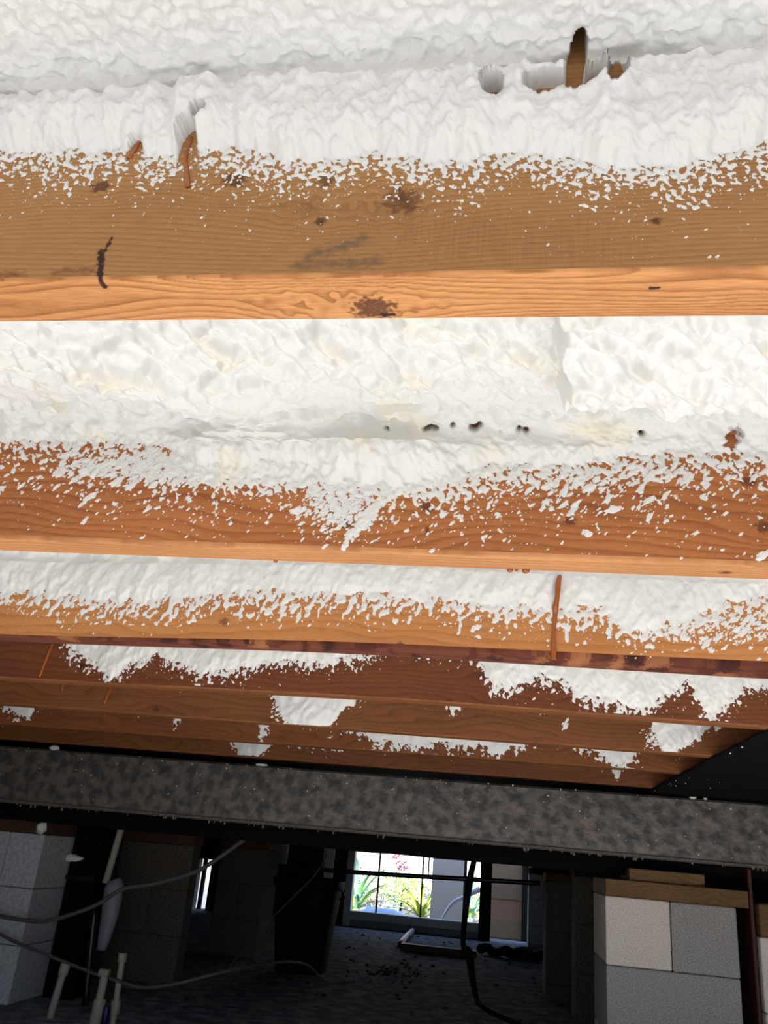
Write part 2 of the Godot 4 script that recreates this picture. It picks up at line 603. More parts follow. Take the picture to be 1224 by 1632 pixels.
# one raised drop on a face looking at the camera: an uneven rim, a shoulder and a top
func fleck(b: MB, c: Vector3, s: float, ang: float, lng: float) -> void:
	s = minf(s, 0.0046)
	var n := 6 if s < 0.0022 else 11
	var rim := []
	var sh := []
	var top := V(c.x + s * rng.randf_range(-0.2, 0.2), c.y, c.z - s * 0.5)
	for i in n:
		var a := TAU * (i + rng.randf_range(-0.3, 0.3)) / n
		var r := s * (rng.randf_range(0.65, 1.15) if n == 6 else rng.randf_range(0.45, 1.2))
		var u := cos(a) * r * lng
		var v := sin(a) * r
		var dx := u * cos(ang) - v * sin(ang)
		var dy := u * sin(ang) + v * cos(ang)
		rim.append(V(c.x + dx, c.y + dy, c.z + 0.0005))
		var k := rng.randf_range(0.6, 0.85)
		sh.append(V(c.x + dx * k, c.y + dy * k, c.z - s * rng.randf_range(0.25, 0.5)))
	for i in n:
		var j := (i + 1) % n
		var out := V(c.x, c.y, c.z + 10.0 * s)
		out = (rim[i] + rim[j]) * 0.5 - V(c.x, c.y, c.z + s)
		b.quad(rim[i], rim[j], sh[j], sh[i], out)
		b.tri(sh[i], sh[j], top, Vector3(0, 0, 1))

# ------------------------------------------------------------------ piers
# blocks: rows from the top; each row lists the joints across its face
func pier(label: String, x0: float, x1: float, z0: float, z1: float, ytop: float, rows: Array, mats: Array, course := 0.1935) -> Node3D:
	var t := thing("block_pier", label, "pier", V((x0 + x1) * 0.5, -EYE, (z0 + z1) * 0.5), "concrete block piers")
	var y := ytop
	var i := 0
	var count := 0
	while y > -EYE + 0.01:
		var y2 := maxf(y - course, -EYE)
		var cuts: Array = rows[i % rows.size()]
		var x := x0
		for c in cuts + [1.0]:
			var xe: float = lerpf(x0, x1, c)
			var j := rng.randf_range(-0.002, 0.002)
			put("block", wbox(x + 0.0012, xe - 0.0012, y2 + 0.0012, y - 0.0012, z0 + j, z1 + j, 0.003), mats[count % mats.size()], t)
			count += 1
			x = xe
		y = y2
		i += 1
	put("mortar_core", wbox(x0 + 0.006, x1 - 0.006, -EYE, ytop - 0.003, z0 + 0.008, z1 - 0.008, 0.001), M.mortar, t)
	return t

# ------------------------------------------------------------------ scene
func _ready() -> void:
	rng.seed = 20240611
	camera_and_light()
	materials()
	shell()
	joists_and_foam()
	steel()
	piers_and_pipes()
	far_things()
	garden()

func camera_and_light() -> void:
	var cam := Camera3D.new()
	cam.name = "camera"
	var pitch := 0.3871
	var roll := 0.0911
	var yaw := -0.1657
	var fw := Vector3(sin(yaw) * cos(pitch), sin(pitch), -cos(yaw) * cos(pitch))
	var r0 := Vector3(cos(yaw), 0, sin(yaw))
	var u0 := r0.cross(fw)
	var r := r0 * cos(roll) + u0 * sin(roll)
	var u := u0 * cos(roll) - r0 * sin(roll)
	cam.transform = Transform3D(Basis(r, u, -fw), V(0, 0, 0))
	cam.keep_aspect = Camera3D.KEEP_HEIGHT
	cam.fov = rad_to_deg(2.0 * atan(816.0 / 1337.3))
	cam.near = 0.02
	cam.far = 200.0
	add_child(cam)
	cam.current = true

	var sun := DirectionalLight3D.new()
	sun.name = "sun"
	sun.light_energy = 6.0
	sun.light_color = Color(1.0, 0.985, 0.96)
	sun.light_angular_distance = 0.53
	sun.shadow_enabled = true
	var el := deg_to_rad(19.2)
	var az := deg_to_rad(14.0)
	add_child(sun)
	sun.look_at_from_position(V(0, 5, -8), V(0, 5, -8) + Vector3(sin(az) * cos(el), -sin(el), -cos(az) * cos(el)), Vector3.UP)

	var env := Environment.new()
	var sky := Sky.new()
	var sm := ProceduralSkyMaterial.new()
	sm.sky_top_color = Color(0.52, 0.62, 0.78)
	sm.sky_horizon_color = Color(0.80, 0.85, 0.90)
	sm.ground_bottom_color = Color(0.35, 0.34, 0.32)
	sm.ground_horizon_color = Color(0.6, 0.62, 0.62)
	sm.sky_energy_multiplier = 1.0
	sky.sky_material = sm
	env.background_mode = Environment.BG_SKY
	env.sky = sky
	env.background_energy_multiplier = 2.4
	env.tonemap_mode = Environment.TONE_MAPPER_LINEAR
	env.tonemap_exposure = 1.36
	env.sdfgi_enabled = true
	env.ssao_enabled = true
	env.ssil_enabled = true
	var we := WorldEnvironment.new()
	we.name = "world_environment"
	we.environment = env
	add_child(we)

func materials() -> void:
	var f := mat(Color.WHITE, 0.36, 0.55)
	f.vertex_color_use_as_albedo = true
	M.foam = f
	M.fleck = mat(Color(0.91, 0.91, 0.905), 0.45)
	M.resin = mat(Color(0.62, 0.32, 0.08), 0.25, 0.6)
	M.steel = speckled(Color(0.30, 0.295, 0.295), Color(0.39, 0.375, 0.365), Color(0.47, 0.425, 0.40), 0.6, 0.5, 11, 0.022, 4, 0.3)
	M.steel.metallic = 0.25
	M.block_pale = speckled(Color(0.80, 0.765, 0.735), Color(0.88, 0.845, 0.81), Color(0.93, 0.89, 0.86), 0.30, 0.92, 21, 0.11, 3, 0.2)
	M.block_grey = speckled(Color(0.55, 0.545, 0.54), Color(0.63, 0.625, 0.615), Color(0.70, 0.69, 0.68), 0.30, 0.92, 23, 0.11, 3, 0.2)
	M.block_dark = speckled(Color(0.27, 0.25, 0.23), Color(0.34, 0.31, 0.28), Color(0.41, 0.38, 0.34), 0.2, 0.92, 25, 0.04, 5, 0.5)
	M.block_white = speckled(Color(0.66, 0.67, 0.69), Color(0.72, 0.73, 0.75), Color(0.76, 0.77, 0.79), 0.3, 0.75, 27, 0.03, 4, 0.3)
	M.mortar = mat(Color(0.22, 0.21, 0.2), 0.95)
	M.black = mat(Color(0.035, 0.035, 0.04), 0.35)
	M.felt = mat(Color(0.07, 0.07, 0.075), 0.8, 0.12)
	M.bin = mat(Color(0.055, 0.055, 0.06), 0.6, 0.2)
	M.sheet = mat(Color(0.065, 0.065, 0.07), 0.6, 0.12)
	M.black_dull = mat(Color(0.05, 0.05, 0.055), 0.6)
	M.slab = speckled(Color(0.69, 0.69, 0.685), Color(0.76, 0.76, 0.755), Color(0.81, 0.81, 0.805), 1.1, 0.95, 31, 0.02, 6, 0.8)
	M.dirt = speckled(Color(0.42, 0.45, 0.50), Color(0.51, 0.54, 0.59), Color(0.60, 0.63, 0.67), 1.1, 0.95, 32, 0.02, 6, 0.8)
	M.wall = speckled(Color(0.20, 0.195, 0.19), Color(0.26, 0.25, 0.245), Color(0.30, 0.29, 0.28), 0.8, 0.95, 33, 0.02, 4, 0.4)
	M.pvc = mat(Color(0.62, 0.60, 0.54), 0.5)
	M.grey_cable = mat(Color(0.33, 0.33, 0.33), 0.6, 0.3)
	M.plate_dark = mat(Color(0.30, 0.19, 0.125), 0.85)
	M.deck = mat(Color(0.35, 0.22, 0.13), 0.8)
	M.red = mat(Color(0.24, 0.035, 0.025), 0.6)
	M.clod = mat(Color(0.16, 0.15, 0.14), 0.95)
	# timber
	var light := Color(0.80, 0.56, 0.34)
	var dark := Color(0.47, 0.26, 0.12)
	var im := wood_image(1024, 384, 0.52, 0.184, 3, 330.0, Color(0.70, 0.515, 0.32), Color(0.48, 0.31, 0.165), 0.010, [[0.21, 0.044, 0.006, 0.15], [0.218, 0.034, 0.0022, 0.8], [0.259, 0.046, 0.007, 0.55], [0.383, 0.029, 0.0018, 0.9], [0.092, 0.062, 0.004, 0.8], [0.168, 0.064, 0.005, 0.8], [0.218, 0.061, 0.004, 0.6]], 0.8, 1.0)
	var sx := 0.52
	var sy := 0.184
	stain(im, sx, sy, Vector2(0.102, 0.018), Vector2(0.1055, 0.0), 0.0021, Color(0.15, 0.07, 0.055), 0.95, 2)
	stain(im, sx, sy, Vector2(0.1025, 0.012), Vector2(0.106, 0.026), 0.0012, Color(0.20, 0.09, 0.06), 0.9, 2)
	stain(im, sx, sy, Vector2(0.215, 0.012), Vector2(0.242, 0.022), 0.0045, Color(0.36, 0.31, 0.27), 0.6, 3, 0.8)
	stain(im, sx, sy, Vector2(0.21, 0.006), Vector2(0.25, 0.008), 0.0045, Color(0.36, 0.29, 0.24), 0.55, 4, 0.8)
	stain(im, sx, sy, Vector2(0.255, 0.056), Vector2(0.264, 0.040), 0.004, Color(0.32, 0.18, 0.10), 0.6, 5, 0.8)
	stain(im, sx, sy, Vector2(0.08, 0.005), Vector2(0.10, 0.006), 0.004, Color(0.40, 0.22, 0.12), 0.5, 6, 0.8)
	stain(im, sx, sy, Vector2(0.045, 0.004), Vector2(0.06, 0.003), 0.004, Color(0.34, 0.19, 0.11), 0.6, 7, 0.8)
	M.j1_side = wood_mat(im, sx, sy)
	# its underside: wavy flat-sawn grain round one big knot
	im = wood_image(1024, 112, 0.52, 0.0572, 9, 250.0, Color(0.87, 0.62, 0.39), Color(0.48, 0.26, 0.115), 0.034, [[0.245, 0.026, 0.0085, 0.9], [0.43, 0.031, 0.004, 0.0], [0.20, 0.02, 0.006, 0.0]], 1.0)
	stain(im, 0.52, 0.0572, Vector2(0.1055, 0.0), Vector2(0.1055, 0.0055), 0.0017, Color(0.20, 0.08, 0.06), 0.95, 8)
	stain(im, 0.52, 0.0572, Vector2(0.249, 0.032), Vector2(0.255, 0.0315), 0.0014, Color(0.10, 0.04, 0.03), 0.9, 9)
	stain(im, 0.52, 0.0572, Vector2(0.382, 0.0125), Vector2(0.385, 0.0125), 0.0012, Color(0.20, 0.09, 0.05), 0.9, 10)
	M.j1_under = wood_mat(im, 0.52, 0.0572)
	im = wood_image(1024, 208, 0.92, 0.184, 15, 95.0, Color(0.74, 0.47, 0.27), Color(0.49, 0.265, 0.13), 0.026, [[0.621, 0.037, 0.004, 0.8], [0.78, 0.081, 0.005, 0.8], [0.488, 0.047, 0.005, 0.85], [0.791, 0.037, 0.006, 0.7]], 0.95)
	stain(im, 0.92, 0.184, Vector2(0.40, 0.034), Vector2(0.412, 0.03), 0.006, Color(0.12, 0.10, 0.09), 0.8, 12)
	stain(im, 0.92, 0.184, Vector2(0.49, 0.020), Vector2(0.49, 0.026), 0.0018, Color(0.3, 0.15, 0.1), 0.7, 13)
	M.j2_side = wood_mat(im, 0.92, 0.184)
	im = wood_image(1024, 64, 0.92, 0.0572, 19, 160.0, Color(0.82, 0.58, 0.38), Color(0.57, 0.36, 0.20), 0.010, [[0.76, 0.02, 0.004, 0.8]], 0.9)
	M.plain_under = wood_mat(im, 0.92, 0.0572)
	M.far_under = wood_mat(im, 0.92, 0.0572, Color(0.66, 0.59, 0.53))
	im = wood_image(1024, 144, 1.3, 0.184, 22, 70.0, Color(0.79, 0.54, 0.32), Color(0.59, 0.365, 0.19), 0.02, [[0.487, 0.032, 0.006, 0.6], [0.75, 0.008, 0.004, 0.7]], 0.8)
	M.j3_side = wood_mat(im, 1.3, 0.184)
	im = wood_image(1024, 64, 1.3, 0.0572, 25, 60.0, Color(0.46, 0.25, 0.17), Color(0.27, 0.12, 0.08), 0.03, [], 1.2)
	for i in 34:
		var bx := 1.3 * sqrt(rng.randf())
		stain(im, 1.3, 0.0572, Vector2(bx, rng.randf() * 0.03), Vector2(bx + rng.randf() * 0.02, rng.randf() * 0.03), rng.randf_range(0.004, 0.016), [Color(0.30, 0.11, 0.08), Color(0.62, 0.40, 0.26), Color(0.20, 0.07, 0.05)][i % 3], 0.8, 40 + i)
	stain(im, 1.3, 0.0572, Vector2(0, 0.0375), Vector2(1.3, 0.0375), 0.0022, Color(0.72, 0.50, 0.33), 0.9, 77)
	M.bark = wood_mat(im, 1.3, 0.0572, Color.WHITE, 0.85)
	im = wood_image(1024, 128, 1.7, 0.184, 28, 80.0, Color(0.70, 0.46, 0.28), Color(0.47, 0.27, 0.14), 0.03, [[0.42, 0.03, 0.008, 0.7], [1.2, 0.05, 0.006, 0.6]], 0.9)
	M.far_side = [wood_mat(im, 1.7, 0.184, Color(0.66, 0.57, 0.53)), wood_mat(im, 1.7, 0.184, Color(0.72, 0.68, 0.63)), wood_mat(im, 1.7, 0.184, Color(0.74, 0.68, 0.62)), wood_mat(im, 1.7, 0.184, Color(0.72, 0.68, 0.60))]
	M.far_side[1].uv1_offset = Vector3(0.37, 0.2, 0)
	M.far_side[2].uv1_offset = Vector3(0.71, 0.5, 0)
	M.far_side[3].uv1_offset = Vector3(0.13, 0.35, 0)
	M.plate = wood_mat(im, 0.6, 0.184, Color(0.70, 0.82, 0.86), 0.7)
	M.plate.uv1_triplanar = true
	M.plate.uv1_world_triplanar = true
	M.plate.uv1_scale = Vector3(1.2, 5.0, 1.2)
	M.bare_dark = mat(Color(0.10, 0.075, 0.06), 0.9)

func shell() -> void:
	struct("ground", wbox(-14, 14, -EYE - 0.6, -EYE - 0.12, -16, 26, 0.0), mat(Color(0.55, 0.52, 0.47), 0.95)).set_meta("label", "pale bare ground outside and under the house")
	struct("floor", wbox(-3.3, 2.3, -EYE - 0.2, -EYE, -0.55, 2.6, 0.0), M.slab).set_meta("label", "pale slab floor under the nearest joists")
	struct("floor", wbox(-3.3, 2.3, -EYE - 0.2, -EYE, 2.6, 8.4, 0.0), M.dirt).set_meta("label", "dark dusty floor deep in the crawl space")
	struct("ceiling", wbox(-3.3, 2.3, DECK, DECK + 0.05, -0.55, 8.4, 0.0), M.deck).set_meta("label", "timber deck above the joists and foam")
	struct("wall_left", wbox(-3.25, -3.1, -EYE, DECK, -0.40, 8.2, 0.0), M.wall).set_meta("label", "dark wall closing the left side")
	struct("wall_right", wbox(2.1, 2.25, -EYE, DECK, -0.40, 8.2, 0.0), M.wall).set_meta("label", "dark wall closing the right side")
	# behind the camera the crawl space is open through a wide low hatch
	var b := MB.new()
	b.box(V(-3.25, -EYE, -0.40), V(-1.5, DECK, -0.55), 0.0)
	b.box(V(1.8, -EYE, -0.40), V(2.25, DECK, -0.55), 0.0)
	b.box(V(-1.5, -EYE, -0.40), V(1.8, -0.57, -0.55), 0.0)
	b.box(V(-1.5, 0.26, -0.40), V(1.8, DECK, -0.55), 0.0)
	struct("wall_near", b.done(), M.wall).set_meta("label", "dark wall with a wide low hatch behind the viewer")
	# far wall with the garden opening and a narrow slit to its left
	b = MB.new()
	b.box(V(-3.25, -EYE, 8.2), V(-2.85, DECK, 8.4), 0.0)
	b.box(V(-2.85, -0.17, 8.2), V(-2.69, DECK, 8.4), 0.0)
	b.box(V(-2.69, -EYE, 8.2), V(-1.40, DECK, 8.4), 0.0)
	b.box(V(-1.40, 0.06, 8.2), V(-0.19, DECK, 8.4), 0.0)
	b.box(V(-1.40, -EYE, 8.2), V(-0.19, -0.50, 8.4), 0.0)
	b.box(V(-0.19, 0.06, 8.2), V(0.25, DECK, 8.4), 0.0)
	b.box(V(0.25, -EYE, 8.2), V(2.25, DECK, 8.4), 0.0)
	struct("wall_far", b.done(), M.wall).set_meta("label", "dark far wall round the garden opening")

func joists_and_foam() -> void:
	var t1 := joist(1, "knotty brown joist nearest the camera, its wide underside in view", M.j1_side, M.j1_under, -0.32, 0.0022)
	resin(t1, 1, [[-0.2115, 0.357], [-0.213, 0.350], [-0.2155, 0.343]], 0.0013, M.resin)
	resin(t1, 1, [[-0.1815, 0.357], [-0.1825, 0.343], [-0.180, 0.333], [-0.177, 0.321]], 0.0013, M.resin)
	var t2 := joist(2, "reddish second joist spattered with big white foam chips", M.j2_side, M.plain_under, -0.57, 0.005)
	for q in [[-0.233, 0.7], [-0.002, 1.0], [0.013, 1.2], [0.004, 0.6]]:
		put("resin_drop", blob(Vector3(q[0], JB, 0.768), Vector3(0.003, 0.0028, 0.003) * q[1], 5, 0.3), M.resin, t2)
	var t3 := joist(3, "third joist, orange brown with a barky lower edge and an amber resin run", M.j3_side, M.bark, -0.9, 0.003)
	resin(t3, 3, [[0.0655, 0.378, 0.014], [0.0635, 0.366, 0.013], [0.0625, 0.35, 0.010], [0.0605, 0.335, 0.004], [0.0600, 0.325], [0.0585, 0.30], [0.0585, 0.275], [0.0585, 0.262]], 0.0038, M.resin)
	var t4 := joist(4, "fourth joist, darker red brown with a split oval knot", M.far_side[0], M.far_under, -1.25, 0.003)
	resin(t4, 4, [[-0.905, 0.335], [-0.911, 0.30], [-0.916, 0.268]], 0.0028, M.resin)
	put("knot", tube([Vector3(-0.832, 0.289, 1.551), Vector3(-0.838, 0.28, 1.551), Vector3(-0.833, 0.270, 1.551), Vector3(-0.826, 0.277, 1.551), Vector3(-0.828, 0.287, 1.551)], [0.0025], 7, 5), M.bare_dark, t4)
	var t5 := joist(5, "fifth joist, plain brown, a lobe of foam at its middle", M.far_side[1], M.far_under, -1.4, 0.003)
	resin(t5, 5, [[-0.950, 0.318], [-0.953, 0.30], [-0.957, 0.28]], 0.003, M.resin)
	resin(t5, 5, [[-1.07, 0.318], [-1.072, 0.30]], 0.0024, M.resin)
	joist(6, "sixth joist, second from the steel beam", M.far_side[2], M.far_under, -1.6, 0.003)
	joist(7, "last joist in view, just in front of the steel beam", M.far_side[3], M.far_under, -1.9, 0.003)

	foam(1, "white foam nearest the camera, above the knotty first joist", [-0.50, 0.350, -0.296, 0.352, -0.257, 0.351, -0.219, 0.349, -0.196, 0.344, -0.171, 0.348, -0.146, 0.346, -0.127, 0.337, -0.103, 0.337, -0.077, 0.340, -0.043, 0.333, -0.011, 0.337, 0.020, 0.333, 0.051, 0.324, 0.081, 0.326, 0.096, 0.332, 0.118, 0.339, 0.3, 0.335],
		{"ds": 0.0011, "dx": 0.0011, "x0": -0.40, "x1": 0.22, "ceil": 0.402, "R": 0.018, "low": 0.295, "seen": 0.10, "grain": 0.5, "lean": 0.9, "along": 0.85, "thick": 0.014, "run": 0.010, "slope": 0.042, "rag": 0.0016, "special": 1, "flecks": 2600, "reach": 0.016, "fleck": 0.0007})
	foam(2, "thick bright white foam between the first and second joists, with a smooth pillow at right", [-0.8, 0.38, -0.544, 0.380, -0.499, 0.374, -0.450, 0.376, -0.403, 0.380, -0.365, 0.370, -0.329, 0.356, -0.294, 0.349, -0.249, 0.351, -0.223, 0.353, -0.196, 0.342, -0.164, 0.338, -0.132, 0.332, -0.108, 0.330, -0.084, 0.338, -0.060, 0.348, -0.012, 0.356, 0.023, 0.351, 0.047, 0.354, 0.076, 0.361, 0.105, 0.368, 0.162, 0.374, 0.189, 0.370, 0.231, 0.377, 0.5, 0.37],
		{"ds": 0.0014, "dx": 0.0016, "x0": -0.66, "x1": 0.34, "ceil": 0.402, "R": 0.036, "low": 0.29, "seen": 0.21, "grain": 1.1, "lean": 2.2, "along": 0.65, "thick": 0.013, "run": 0.012, "slope": 0.05, "rag": 0.0026, "lump": 0.95, "tint": 0.5, "special": 2, "flecks": 1500, "reach": 0.024, "fleck": 0.0019,
		"extra": [[-0.40, 0.345, 0.035, 0.010, 420, 0.0026, 0.1], [-0.345, 0.342, 0.02, 0.008, 160, 0.0028, 0.0], [-0.165, 0.310, 0.018, 0.016, 420, 0.0018, 0.0], [-0.140, 0.294, 0.010, 0.0035, 150, 0.0034, 1.35], [0.09, 0.345, 0.10, 0.010, 220, 0.0026, 0.05], [0.05, 0.318, 0.14, 0.018, 70, 0.0036, 0.0], [-0.36, 0.318, 0.09, 0.015, 40, 0.003, 0.0], [-0.15, 0.315, 0.24, 0.026, 1100, 0.0011, 0.0]]})
	foam(3, "foam strip fading into a speckled edge along the third joist, one lobe at right", [-1.1, 0.335, -0.771, 0.331, -0.666, 0.326, -0.564, 0.320, -0.469, 0.332, -0.375, 0.339, -0.281, 0.340, -0.179, 0.340, -0.100, 0.339, -0.012, 0.331, 0.056, 0.330, 0.123, 0.340, 0.150, 0.310, 0.188, 0.306, 0.237, 0.328, 0.287, 0.352, 0.340, 0.366, 0.6, 0.36],
		{"ds": 0.0024, "dx": 0.0024, "x0": -0.95, "x1": 0.50, "ceil": 0.398, "R": 0.02, "low": 0.285, "seen": 0.05, "grain": 1.25, "lean": 1.05, "along": 0.35, "thick": 0.008, "run": 0.020, "slope": 0.05, "rag": 0.003, "lump": 0.8, "flecks": 2600, "reach": 0.014, "fleck": 0.0015, "extra": [[0.30, 0.322, 0.05, 0.014, 420, 0.0024, 0.1]]})
	foam(4, "foam behind the third joist with pointed tongues on the fourth joist", [-1.3, 0.37, -1.014, 0.372, -0.892, 0.365, -0.862, 0.324, -0.818, 0.307, -0.760, 0.272, -0.731, 0.300, -0.678, 0.321, -0.623, 0.306, -0.583, 0.290, -0.522, 0.299, -0.438, 0.322, -0.340, 0.318, -0.246, 0.350, -0.199, 0.372, -0.082, 0.362, -0.047, 0.335, -0.029, 0.299, -0.001, 0.297, 0.043, 0.322, 0.099, 0.318, 0.121, 0.291, 0.165, 0.291, 0.240, 0.278, 0.272, 0.298, 0.318, 0.338, 0.342, 0.274, 0.366, 0.282, 0.411, 0.325, 0.447, 0.338, 0.7, 0.33],
		{"ds": 0.003, "dx": 0.003, "x0": -1.15, "x1": 0.62, "ceil": 0.398, "R": 0.02, "low": 0.266, "seen": 0.04, "grain": 1.1, "lean": 1.05, "along": 0.35, "thick": 0.008, "run": 0.018, "slope": 0.08, "rag": 0.003, "lump": 0.8, "flecks": 1300, "reach": 0.012, "fleck": 0.0018})
	foam(5, "foam patch at mid span on the fifth joist, white lobe under shadowed framing", [-1.6, 0.37, -1.248, 0.37, -0.575, 0.36, -0.530, 0.296, -0.494, 0.257, -0.420, 0.260, -0.381, 0.305, -0.331, 0.345, -0.156, 0.365, -0.126, 0.318, -0.084, 0.365, 0.310, 0.36, 0.330, 0.300, 0.340, 0.268, 0.358, 0.256, 0.405, 0.294, 0.439, 0.318, 0.472, 0.345, 0.8, 0.37],
		{"ds": 0.004, "dx": 0.004, "x0": -1.4, "x1": 0.75, "ceil": 0.398, "R": 0.02, "low": 0.264, "seen": 0.03, "grain": 1.3, "lean": 1.05, "along": 0.4, "thick": 0.008, "run": 0.016, "slope": 0.12, "rag": 0.003, "lump": 0.8, "flecks": 500, "reach": 0.012, "fleck": 0.0018, "extra": [[0.128, 0.306, 0.003, 0.004, 14, 0.005, 0.0], [0.325, 0.292, 0.012, 0.018, 130, 0.0026, 0.0], [-0.53, 0.29, 0.012, 0.015, 70, 0.0026, -0.5]]})
	foam(6, "foam dabs scattered along the sixth joist in the dark", [-1.9, 0.36, -1.50, 0.325, -1.434, 0.298, -1.389, 0.283, -1.365, 0.36, -0.959, 0.36, -0.937, 0.294, -0.920, 0.36, -0.700, 0.35, -0.684, 0.276, -0.655, 0.35, -0.43, 0.33, -0.353, 0.292, -0.249, 0.286, -0.182, 0.300, -0.114, 0.296, -0.013, 0.284, 0.036, 0.308, 0.119, 0.355, 0.217, 0.315, 0.280, 0.265, 0.329, 0.299, 0.36, 0.36, 0.9, 0.36],
		{"ds": 0.005, "dx": 0.005, "x0": -1.7, "x1": 0.9, "ceil": 0.398, "R": 0.02, "low": 0.264, "seen": 0.03, "grain": 1.4, "lean": 1.05, "along": 0.35, "thick": 0.006, "run": 0.022, "slope": 0.07, "rag": 0.0036, "lump": 0.8, "flecks": 500, "reach": 0.014, "fleck": 0.002})
	foam(7, "last foam bay in view, a few pale spots on the joist by the steel beam", [-2.2, 0.35, -1.737, 0.315, -1.55, 0.35, -0.93, 0.35, -0.870, 0.262, -0.808, 0.266, -0.749, 0.32, -0.581, 0.312, -0.416, 0.35, 0.293, 0.35, 0.340, 0.283, 0.378, 0.35, 1.0, 0.35],
		{"ds": 0.006, "dx": 0.006, "x0": -2.0, "x1": 1.0, "ceil": 0.398, "R": 0.02, "low": 0.266, "seen": 0.03, "grain": 1.5, "lean": 1.05, "along": 0.4, "thick": 0.006, "run": 0.02, "slope": 0.12, "rag": 0.003, "lump": 0.8, "flecks": 260, "reach": 0.014, "fleck": 0.002})

func steel() -> void:
	var t := thing("steel_beam", "dark mottled steel beam spanning the frame below the joists", "beam", V(-0.5, 0.066, 2.9))
	put("beam_body", wbox(-3.1, 2.1, 0.064, 0.2492, 2.9, 3.0, 0.007), M.steel, t)
	put("lower_lip", wbox(-3.1, 2.1, 0.060, 0.0715, 2.893, 2.94, 0.004), speckled(Color(0.30, 0.29, 0.29), Color(0.38, 0.36, 0.35), Color(0.46, 0.42, 0.39), 0.2, 0.6, 14, 0.04, 5, 0.3), t)
	var b := MB.new()
	for i in 130:
		var x := rng.randf_range(-1.9, 0.9)
		fleck(b, Vector3(x, 0.248 - 0.17 * pow(rng.randf(), 1.6), 2.9), rng.randf_range(0.0011, 0.003), rng.randf() * 3.0, 1.4)
	put("foam_specks", b.done(), M.fleck, t).set_meta("kind", "stuff")
	var c := MB.new()
	for i in 90:
		var x2 := rng.randf_range(-1.9, 0.9)
		fleck(c, Vector3(x2, 0.062 - rng.randf() * 0.008, 2.893), rng.randf_range(0.0015, 0.005), 1.5, 1.5)
	put("hanging_crumbs", c.done(), mat(Color(0.5, 0.46, 0.42), 0.9), t).set_meta("kind", "stuff")
	tag(put("foam_crumb", blob(Vector3(-1.5965, 0.2555, 2.908), Vector3(0.019, 0.0095, 0.012), 3, 0.3), M.fleck), "round white foam crumb on the left end of the steel beam's top", "foam crumb")
	tag(put("foam_crumb", blob(Vector3(0.586, 0.2575, 2.909), Vector3(0.0125, 0.0125, 0.011), 8, 0.35), M.fleck), "round white foam crumb on the beam against the black sheet", "foam crumb")
	tag(put("foam_crumb", blob(Vector3(0.624, 0.2515, 2.906), Vector3(0.006, 0.0045, 0.006), 9, 0.3), M.fleck), "tiny white foam crumb just right of the big crumb by the black sheet", "foam crumb")
	tag(put("foam_crumb", blob(Vector3(-0.83, 0.2520, 2.908), Vector3(0.022, 0.005, 0.008), 10, 0.4), M.fleck), "flat white foam crumb on the beam left of its middle", "foam crumb")
	# black sheet fixed under the joists at the right
	var s := thing("plastic_sheet", "black plastic sheet fixed under the joists above the right of the steel beam", "plastic sheet", V(1.0, 0.256, 2.3))
	var pos := PackedVector3Array()
	var nx := FastNoiseLite.new()
	nx.seed = 4; nx.frequency = 3.0
	var xs := [0.0, 0.004, 0.012, 0.03, 0.1, 0.2, 0.4, 0.7, 1.1, 1.55]
	var nv := 34
	for j in nv:
		var z := 1.50 + 1.62 * j / (nv - 1)
		var left := 0.446 + 0.006 * nx.get_noise_1d(z * 2.0) + 0.02 * smoothstep(1.62, 1.5, z)
		for i in xs.size():
			var lift: float = [0.004, 0.0015, 0.0, -0.001, -0.002, -0.003, -0.003, -0.003, -0.003, -0.003][i]
			pos.append(V(left + xs[i], 0.2555 + lift + 0.0016 * nx.get_noise_2d(xs[i] * 3.0, z * 2.0), z))
	var m := ArrayMesh.new()
	grid(m, pos, PackedVector2Array(), xs.size(), nv, Vector3(0, -1, 0))
	var pos2 := PackedVector3Array()
	for q in pos:
		pos2.append(q + Vector3(0, 0.0022, 0))
	grid(m, pos2, PackedVector2Array(), xs.size(), nv, Vector3(0, 1, 0))
	put("sheet", m, M.sheet, s)
	var d := MB.new()
	for i in 26:
		var z2 := rng.randf_range(1.6, 2.85)
		var x3 := 0.452 + pow(rng.randf(), 2.5) * 0.5
		var sz := rng.randf_range(0.0006, 0.0015)
		d.box(V(x3 - sz, 0.2535 - sz, z2 + sz), V(x3 + sz, 0.2535 + sz, z2 - sz), sz * 0.5)
	put("foam_specks", d.done(), M.fleck, s).set_meta("kind", "stuff")
	# black felt hanging behind the beam
	var mem := ArrayMesh.new()
	for face in 2:
		var p3 := PackedVector3Array()
		for i in 131:
			var x4 := -3.1 + 5.2 * i / 130.0
			var low := 0.006 + 0.004 * nx.get_noise_1d(x4 * 1.3) - 0.008 * smoothstep(0.45, 0.6, x4)
			for j in 7:
				var f := j / 6.0
				p3.append(V(x4, lerpf(0.066, low, f), 3.004 + 0.04 * f + 0.012 * sin(f * 3.1) + 0.006 * nx.get_noise_2d(x4 * 4.0, f) - (0.09 * f * f * smoothstep(0.47, 0.60, x4) * smoothstep(0.9, 0.8, x4)) + 0.003 * face))
		grid(mem, p3, PackedVector2Array(), 7, 131, Vector3(0, 0, 1 if face == 0 else -1))
	tag(put("black_felt", mem, M.felt), "strip of black felt hanging below the back of the steel beam", "felt")

